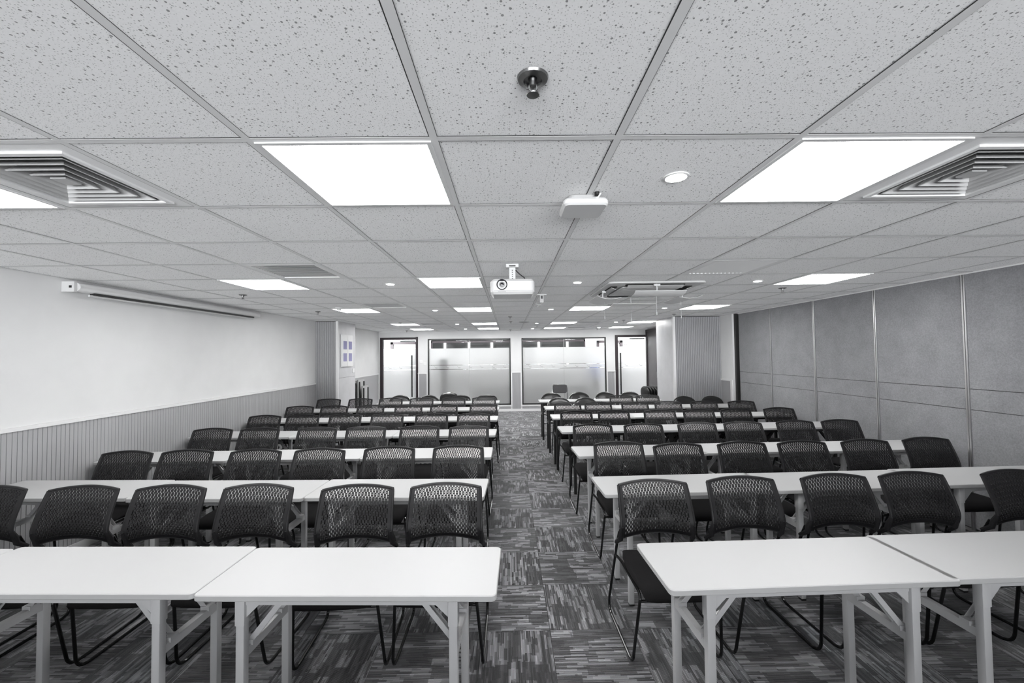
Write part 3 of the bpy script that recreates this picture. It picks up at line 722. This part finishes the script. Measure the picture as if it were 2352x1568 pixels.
for sd, rows in TROW.items():
    sg = -1 if sd == 'L' else 1
    for r, (xa, yf, rz, kind) in rows.items():
        n = 3
        if sd == 'L' and r == 7: n = 2
        if sd == 'R' and r == 7: n = 2
        step = 1.211 if sd == 'L' else min(1.211, (4.17-xa-.6)/2.5 if n == 3 else 1.211)
        for k in range(n):
            d = (k+.5)*TL + k*(step-TL)
            dx = sg*d*math.cos(rz); dy = sg*d*math.sin(rz)
            cx, cy = xa+dx-math.sin(rz)*TD/2, yf+dy+math.cos(rz)*TD/2
            jitter = [0, .012, -.008][k]*(1 if r % 2 else -1)
            where = ['nearest the aisle', 'in the middle', 'against the wall'][k]
            if n == 2: where = ['nearest the aisle', 'farther from the aisle'][k]
            row = 'row nearest the camera' if r == 1 else ROWN[r]+' table row'
            place_table(kind, cx, cy+jitter, rz, 'white-topped %s-legged folding table %s, %s, %s side' % ('white' if kind[0] == 'w' else 'black', where, row, SCREEN if sd == 'L' else PART), 'folding tables, %s side' % (SCREEN if sd == 'L' else PART))

# ------------------------------------------------------------------ ceiling fixtures
def between(i): return {-4: 'in the line nearest the screen wall', -1: 'left of the aisle', 2: 'right of the aisle', 5: 'in the line nearest the grey partition'}[i]
def make_panel():
    o = empty('light_panel', (0, 0, CEIL))
    fm = MB(); a, b = .288, .272
    for x0, x1, y0, y1 in ((-a, a, -a, -b), (-a, a, b, a), (-a, -b, -b, b), (b, a, -b, b)): fm.box(x0, x1, y0, y1, -.006, .02, M['trim'])
    fm.build('frame', o, smooth=False)
    MB().box(-b, b, -b, b, .0, .012, M['panel']).build('diffuser', o, smooth=False)
    return o
pp = make_panel(); pfirst = True
for (i, j) in LIGHTS:
    o = pp if pfirst else copy_tree(pp); pfirst = False
    x0, x1, y0, y1 = cell_rect(i, j); o.location = ((x0+x1)/2, (y0+y1)/2, CEIL)
    tag(o, 'bright square ceiling light panel, %s row of lights, %s' % ({0: 'first', 4: 'second', 8: 'third', 13: 'fourth', 16: 'last'}[j], between(i)), 'ceiling light', 'square ceiling light panels')
def make_spot():
    o = empty('downlight', (0, 0, CEIL))
    MB().lathe([(.030, -.001), (.042, -.006), (.050, -.004), (.050, 0)], M['trim'], n=24).build('trim_ring', o)
    MB().lathe([(.034, -.0075), (.034, -.005)], M['spot'], n=24).build('lens', o)
    return o
sp = make_spot(); sfirst = True
for (x, y, lb) in ((.68, 1.63, 'nearest the camera, beside the second big light panel'), (-1.15, 4.05, 'left of the projector, second light row'), (.69, 4.06, 'right of the projector, second light row'), (2.5, 4.09, 'beside the grille near the partition'),
               (-1.14, 6.47, 'third light row, left of the aisle'), (.68, 6.5, 'third light row, above the aisle tables'), (2.48, 6.5, 'beyond the air conditioner'), (-1.16, 9.43, 'fourth light row, left of the aisle'),
               (-1.16, 11.26, 'last light row, left of the aisle'), (.66, 9.45, 'fourth light row, beside the ceiling speaker'), (.68, 11.4, 'last light row, right of the aisle'), (2.45, 9.34, 'fourth light row, toward the partition'), (2.49, 11.3, 'last light row, toward the partition')):
    o = sp if sfirst else copy_tree(sp); sfirst = False
    o.location = (x, y, CEIL); tag(o, 'small round downlight %s' % lb, 'downlight', 'small round downlights')
def make_sprinkler():
    o = empty('sprinkler', (0, 0, CEIL))
    MB().lathe([(.018, -.004), (.022, -.004), (.024, -.010), (.038, -.006), (.040, 0)], M['dull'], n=24).build('escutcheon', o)
    b = MB().lathe([(.006, -.026), (.009, -.023), (.009, -.012), (.012, -.004)], M['dull'], n=12)
    b.tube([(-.009, 0, -.02), (-.010, 0, -.03), (0, 0, -.042)], .0025, M['dull'], n=6).tube([(.009, 0, -.02), (.010, 0, -.03), (0, 0, -.042)], .0025, M['dull'], n=6)
    b.build('body', o)
    MB().lathe([(.001, -.048), (.016, -.046), (.017, -.044), (.004, -.041)], M['dull'], n=16).build('deflector', o)
    return o
spr = make_sprinkler(); first_s = True
for (x, y, lb) in ((.07, 1.03, 'nearest the camera'), (-2.98, 4.66, 'beside the projection screen'), (-2.97, 6.47, 'in front of the screen-side column'), (3.07, 4.57, 'near the grey partition'), (-2.32, 8.9, 'in front of a fourth-row light panel'),
                   (.04, 7.74, 'over the aisle, in front of the far ones'), (.06, 8.88, 'over the aisle, middle of the far ones'), (.07, 11.9, 'over the aisle at the back wall'), (3.06, 7.57, 'in front of the partition-side column'), (-2.88, 11.75, 'above the left glass door'), (2.49, 8.86, 'right of the ceiling grille, far end'), (2.55, 11.8, 'above the right glass door')):
    o = spr if first_s else copy_tree(spr); first_s = False
    o.location = (x, y, CEIL); tag(o, 'small chrome ceiling sprinkler %s' % lb, 'sprinkler', 'ceiling sprinklers')
def square_vent(i, j, lb):
    x0, x1, y0, y1 = cell_rect(i, j); o = empty('air_vent', ((x0+x1)/2, (y0+y1)/2, CEIL), 0, lb, 'air vent', 'square louvred vents')
    fl = MB(); a = .288; b = .215
    for X0, X1, Y0, Y1 in ((-a, a, -a, -b), (-a, a, b, a), (-a, -b, -b, b), (b, a, -b, b)): fl.box(X0, X1, Y0, Y1, 0, .006, M['flange'])
    e = .235
    for X0, X1, Y0, Y1 in ((-e, e, -e, -b), (-e, e, b, e), (-e, -b, -b, b), (b, e, -b, b)): fl.box(X0, X1, Y0, Y1, -.008, 0, M['flange'])
    fl.build('flange', o, smooth=False)
    MB().box(-b-.02, b+.02, -b-.02, b+.02, .09, .1, M['ventdark']).box(-b-.02, -b-.01, -b, b, 0, .09, M['ventdark']).box(b+.01, b+.02, -b, b, 0, .09, M['ventdark']).box(-b, b, -b-.02, -b-.01, 0, .09, M['ventdark']).box(-b, b, b+.01, b+.02, 0, .09, M['ventdark']).build('cavity', o, smooth=False)
    for hs in (.190, .148, .106, .064):                           # nested louvres flaring outward at the bottom
        lv = MB(); hi = hs-.045; r0 = [(-hs, -hs), (hs, -hs), (hs, hs), (-hs, hs)]; th = .003
        def ring(h_, z): return [(-h_, -h_, z), (h_, -h_, z), (h_, h_, z), (-h_, h_, z)]
        lv.loft([ring(hs, -.006), ring(hs+.003, -.004), ring(max(hi, .004)+.003, .050), ring(max(hi, .004), .050), ring(hs, -.006)], M['ventwhite'], caps=False)
        lv.build('louvre', o, smooth=False)
    MB().box(-.03, .03, -.03, .03, -.004, .002, M['ventwhite']).build('center_plate', o, smooth=False)
square_vent(-3, 0, 'large square louvred ceiling vent beside the light nearest the screen wall')
square_vent(3, 0, 'large square louvred ceiling vent beside the light nearest the partition')
def grille(i, j, ax, lb, dark):
    x0, x1, y0, y1 = cell_rect(i, j); o = empty('ceiling_grille', ((x0+x1)/2, (y0+y1)/2, CEIL), 0, lb, 'air vent', 'slatted ceiling grilles')
    a, b = .288, .245; fl = MB()
    for X0, X1, Y0, Y1 in ((-a, a, -a, -b), (-a, a, b, a), (-a, -b, -b, b), (b, a, -b, b)): fl.box(X0, X1, Y0, Y1, -.002, .006, M['flange'])
    fl.build('frame', o, smooth=False)
    MB().box(-a, a, -a, a, .05, .06, M['ventdark']).build('cavity', o, smooth=False)
    n = 14; s_ = MB()
    for k in range(n):
        p = -b+(k+.5)*2*b/n
        if ax == 'x': s_.bar((-b, p, .004), (b, p, .004), .008, .0028, M['grey'] if dark else M['ventwhite'])
        else: s_.bar((p, -b, .006), (p, b, .006), .003, .028, M['flange'], up=(-1.0, 0, 1))
    s_.build('slats', o, smooth=False)
grille(-3, 3, 'x', 'dark slatted ceiling grille in front of the light by the projection screen', True)
grille(3, 3, 'y', 'white slatted ceiling grille in front of the light by the grey partition', False)
grille(-3, 7, 'x', 'slatted ceiling grille before the third row light, screen-wall side', True)
grille(-3, 13, 'x', 'slatted ceiling grille in the fourth light row, screen-wall side', True)
grille(3, 13, 'x', 'slatted ceiling grille in the fourth light row, partition side', True)
grille(3, 16, 'x', 'slatted ceiling grille in the last light row at the back wall', True)
for (x, y, nm, lb, r) in ((-2.44, 5.98, 'smoke_detector', 'white smoke detector beside the third row light, screen-wall side', .055), (.35, 9.04, 'ceiling_speaker', 'grey round ceiling speaker over the far end of the aisle', .12), (.68, 10.35, 'smoke_detector', 'small smoke detector between the far downlights', .055)):
    o = empty(nm, (x, y, CEIL), 0, lb, 'smoke detector' if 'smoke' in nm else 'speaker')
    MB().lathe([(r, -.001), (r, -.012), (r*.8, -.02)] if r < .1 else [(r, 0), (r, -.006), (r*.95, -.01)], M['white'] if r < .1 else M['grey']).build('base', o)
    MB().lathe([(r*.62, -.018), (r*.6, -.032), (r*.4, -.04), (.001, -.041)] if r < .1 else [(r*.9, -.008), (r*.6, -.016), (.001, -.02)], M['white'] if r < .1 else M['grey']).build('cover', o)

# wireless access point
ap = empty('access_point', (.345, 1.85, CEIL), 0, 'white wireless access point hanging under a ceiling bar', 'access point')
MB().rbox(-.07, .07, -.05, .05, -.028, 0, .03, .004, M['grey']).build('mount', ap)
MB().rbox(-.098, .098, -.095, .095, -.062, -.030, .03, .008, M['white']).build('body', ap)
MB().tube([(.05, -.045, -.002), (.062, -.085, -.012), (.05, -.09, -.03), (.02, -.07, -.03)], .004, M['white']).build('cable', ap)
MB().lathe([(.011, -.014), (.011, 0)], M['black'], n=12, xf=Matrix.Translation((.05, -.07, 0))).build('cable_grommet', ap)

# projector on its ceiling mount
pj = empty('projector', (.038, 3.22, CEIL), 0, 'white projector hung from the ceiling over the aisle', 'projector')
MB().rbox(-.165, .165, -.16, .13, -.255, -.140, .035, .018, M['white']).build('housing', pj)
lx = -.08
xf = Matrix.Translation((lx, -.152, -.185)) @ Matrix.Rotation(math.radians(90), 4, 'X')
ln = MB().lathe([(.040, -.01), (.040, .018), (.034, .020), (.032, .008), (.001, .006)], M['lens'], n=28, xf=xf).lathe([(.022, .0), (.022, .016), (.018, .018), (.016, .012), (.001, .011)], M['grey'], n=24, xf=xf).lathe([(.014, .0), (.014, .0165), (.001, .02)], M['lens'], n=24, xf=xf)
ln.build('lens', pj)
MB().box(-.14, .15, -.1615, -.158, -.232, -.228, M['grey']).box(-.11, -.05, -.162, -.157, -.240, -.234, M['grey']).build('front_seam', pj, smooth=False)
mt = MB().box(-.048, .048, -.04, .04, -.03, -.003, M['white']).box(-.024, .024, -.02, .02, -.135, -.03, M['white']).box(-.043, .043, -.05, .05, -.143, -.135, M['white']).box(-.025, .025, -.045, -.04, -.024, -.016, M['black'])
for z in (-.05, -.065, -.082, -.098, -.115): mt.box(-.004, .004, -.0215, -.02, z-.003, z+.003, M['black'])
mt.build('ceiling_mount', pj, smooth=False)
MB().tube([(.026, 0, -.045), (.055, 0, -.075), (.095, .01, -.105), (.115, .02, -.145)], .004, M['black']).build('cable', pj)
mb2 = empty('projector_bracket', (.40, 4.86, CEIL), 0, 'empty white projector bracket hanging behind the projector', 'bracket')
b = MB().box(-.055, .055, -.03, .03, -.012, -.003, M['white']).box(-.022, .022, -.02, .02, -.10, -.012, M['ventwhite']); b.box(-.012, .012, -.022, -.018, -.055, -.02, M['black'])
b.build('arm', mb2, smooth=False)
MB().tube([(.02, 0, -.1), (-.02, -.01, -.125), (-.075, -.01, -.115)], .006, M['grey']).tube([(-.02, -.01, -.12), (-.05, .02, -.15)], .005, M['grey']).build('hook', mb2)

# ceiling cassette air conditioner with hung wind deflectors
ax0, ax1, ay0, ay1 = AC; acx, acy = (ax0+ax1)/2, (ay0+ay1)/2
ac = empty('air_conditioner', (acx, acy, CEIL), 0, 'white four-way ceiling air conditioner cassette near the partition side', 'air conditioner')
A = .485
MB().rbox(-A, A, -A, A, -.020, -.002, .05, .006, M['white']).build('panel', ac)
sl = MB()
for k in range(4):
    xf = Matrix.Rotation(k*math.pi/2, 4, 'Z')
    sl.box(-.29, .29, -.42, -.355, -.0295, -.02, M['ventdark'], xf=xf)
sl.build('outlet', ac, smooth=False)
fl = MB()
for k in range(4):
    xf = Matrix.Rotation(k*math.pi/2, 4, 'Z')
    fl.add([(-.28, -.415, -.03), (.28, -.415, -.03), (.28, -.365, -.048), (-.28, -.365, -.048), (-.28, -.417, -.034), (.28, -.417, -.034), (.28, -.365, -.052), (-.28, -.365, -.052)], [(0, 1, 2, 3), (7, 6, 5, 4), (0, 4, 5, 1), (1, 5, 6, 2), (2, 6, 7, 3), (3, 7, 4, 0)], M['ventwhite'], xf=xf)
fl.build('flap', ac, smooth=False)
gr = MB().rbox(-.31, .31, -.31, .31, -.038, -.028, .03, .004, M['white'])
for k in range(12): gr.box(-.28, .28, -.27+k*.048, -.255+k*.048, -.0395, -.036, M['grey'])
gr.build('intake_grille', ac, smooth=False)
for k, lb in enumerate(('near the camera', 'facing the partition', 'far from the camera', 'facing the aisle')):
    de = empty('wind_deflector', (acx, acy, CEIL), k*math.pi/2, 'clear-white curved wind deflector under the air conditioner, %s' % lb, 'deflector', 'wind deflectors')
    bd = MB(); rings = []; n = 8
    up_, dn_ = [], []
    for q in range(n+1):
        t = q/n; y = -.30-.25*t; z = -.125-.022*math.sin(t*math.pi)+.012*t + (.008 if t > .9 else 0)
        up_.append((y, z)); dn_.append((y, z-.004))
    vs = []
    for (y, z) in up_+dn_[::-1]: vs += [(-.25, y, z), (.25, y, z)]
    m_ = len(vs)//2; fs = [(2*q, 2*q+1, 2*((q+1) % m_)+1, 2*((q+1) % m_)) for q in range(m_)]
    fs += [[2*q for q in range(m_)][::-1], [2*q+1 for q in range(m_)]]
    bd.add(vs, fs, M['white']); bd.build('board', de, angle=.8)
    MB().tube([(0, -.43, -.02), (0, -.44, -.07), (0, -.43, -.140)], .007, M['white']).box(-.03, .03, -.45, -.41, -.045, -.025, M['white']).build('hanger', de)
    MB().tube([(.0, -.42, -.14), (.0, -.42, -.30)], .0012, M['white'], n=5).tube([(0, -.42, -.30), (0, -.42, -.33)], .004, M['white'], n=6).build('pull_cord', de)

# ------------------------------------------------------------------ wall things
ps = empty('projection_screen', (XL+.09, 4.92, 2.318), 0, 'white rolled-up projection screen housing on the side wall', 'projection screen')
hs = MB(); n = 12; r0 = []
for y in (-1.31, -1.305, 1.30, 1.305): r0.append([(.047*math.cos(2*math.pi*k/n)*(1 if abs(y) < 1.3051 and abs(y) > 1.29 else .9), y, .042*math.sin(2*math.pi*k/n)) for k in range(n)])
hs.loft(r0, M['white']).build('housing', ps)
MB().box(-.012, .034, -1.17, 1.17, -.056, -.036, M['black']).build('slot', ps, smooth=False)
MB().tube([(.012, -1.2, -.062), (.012, 1.18, -.062)], .010, M['white'], n=10).build('bottom_bar', ps)
for sy in (-1, 1): MB().box(-.088, .02, sy*1.325-.012, sy*1.325+.012, -.045, .045, M['white']).box(-.02, .0, sy*1.339-.003, sy*1.339+.003, -.010, .010, M['black']).build('end_bracket', ps, smooth=False)
dp = empty('distribution_panel', (-3.412, 8.74, 1.80), 0, 'white distribution panel with four violet windows on the column side', 'electrical panel')
MB().box(0, .02, -.29, .29, -.335, .335, M['trim']).build('backplate', dp, smooth=False)
for sy in (-1, 1):
    dr = MB().box(.02, .03, sy*.145-.14, sy*.145+.14, -.325, .325, M['trim']).build('door', dp, smooth=False)
    for z in (.115, -.135): tag(MB().box(.03, .033, sy*.14-.09, sy*.14+.09, z-.085, z+.085, M['purple']).build('window', dr, smooth=False), 'violet tinted window')
sw = MB().rbox(-.045, .045, -.055, .055, 0, .012, .006, .003, M['trim'], xf=Matrix.Translation((-3.414, 9.13, 1.37)) @ Matrix.Rotation(math.pi/2, 4, 'Y'))
tag(sw.build('switch_plate'), 'white switch plate on the column edge below the distribution panel', 'switch', 'wall plates')
for k, (x, z) in enumerate(((-2.60+.005, 1.50), (-2.48, 1.43))):
    q = MB().rbox(-.043, .043, -.043, .043, 0, .012, .006, .003, M['trim'], xf=Matrix.Translation((x, YB, z)) @ Matrix.Rotation(math.pi/2, 4, 'X'))
    tag(q.build('switch_plate'), 'white switch plate beside the left glass door, %s of the two' % ['upper', 'lower'][k], 'switch', 'wall plates')
# folded tables leaning on the side wall behind the column
for k in range(4):
    o = empty('folded_table', (-3.70+.085*k, 9.85+.04*k, 0), 0, 'folded table stood on end behind the screen-side column, %s' % ['nearest the wall', 'second from the wall', 'third from the wall', 'farthest from the wall'][k], 'table', 'folded tables on end')
    hgt = (1.12, 1.10, 1.13, .98)[k]
    MB().box(-.012, .012, -.2, .2, .0, hgt, M['laminate']).build('tabletop', o, smooth=False)
    MB().box(.012, .034, -.17, -.13, .05, hgt-.05, M['blackleg']).box(.012, .034, .13, .17, .05, hgt-.05, M['blackleg']).box(.012, .03, -.13, .13, .3, .335, M['blackleg']).build('folded_leg', o, smooth=False)
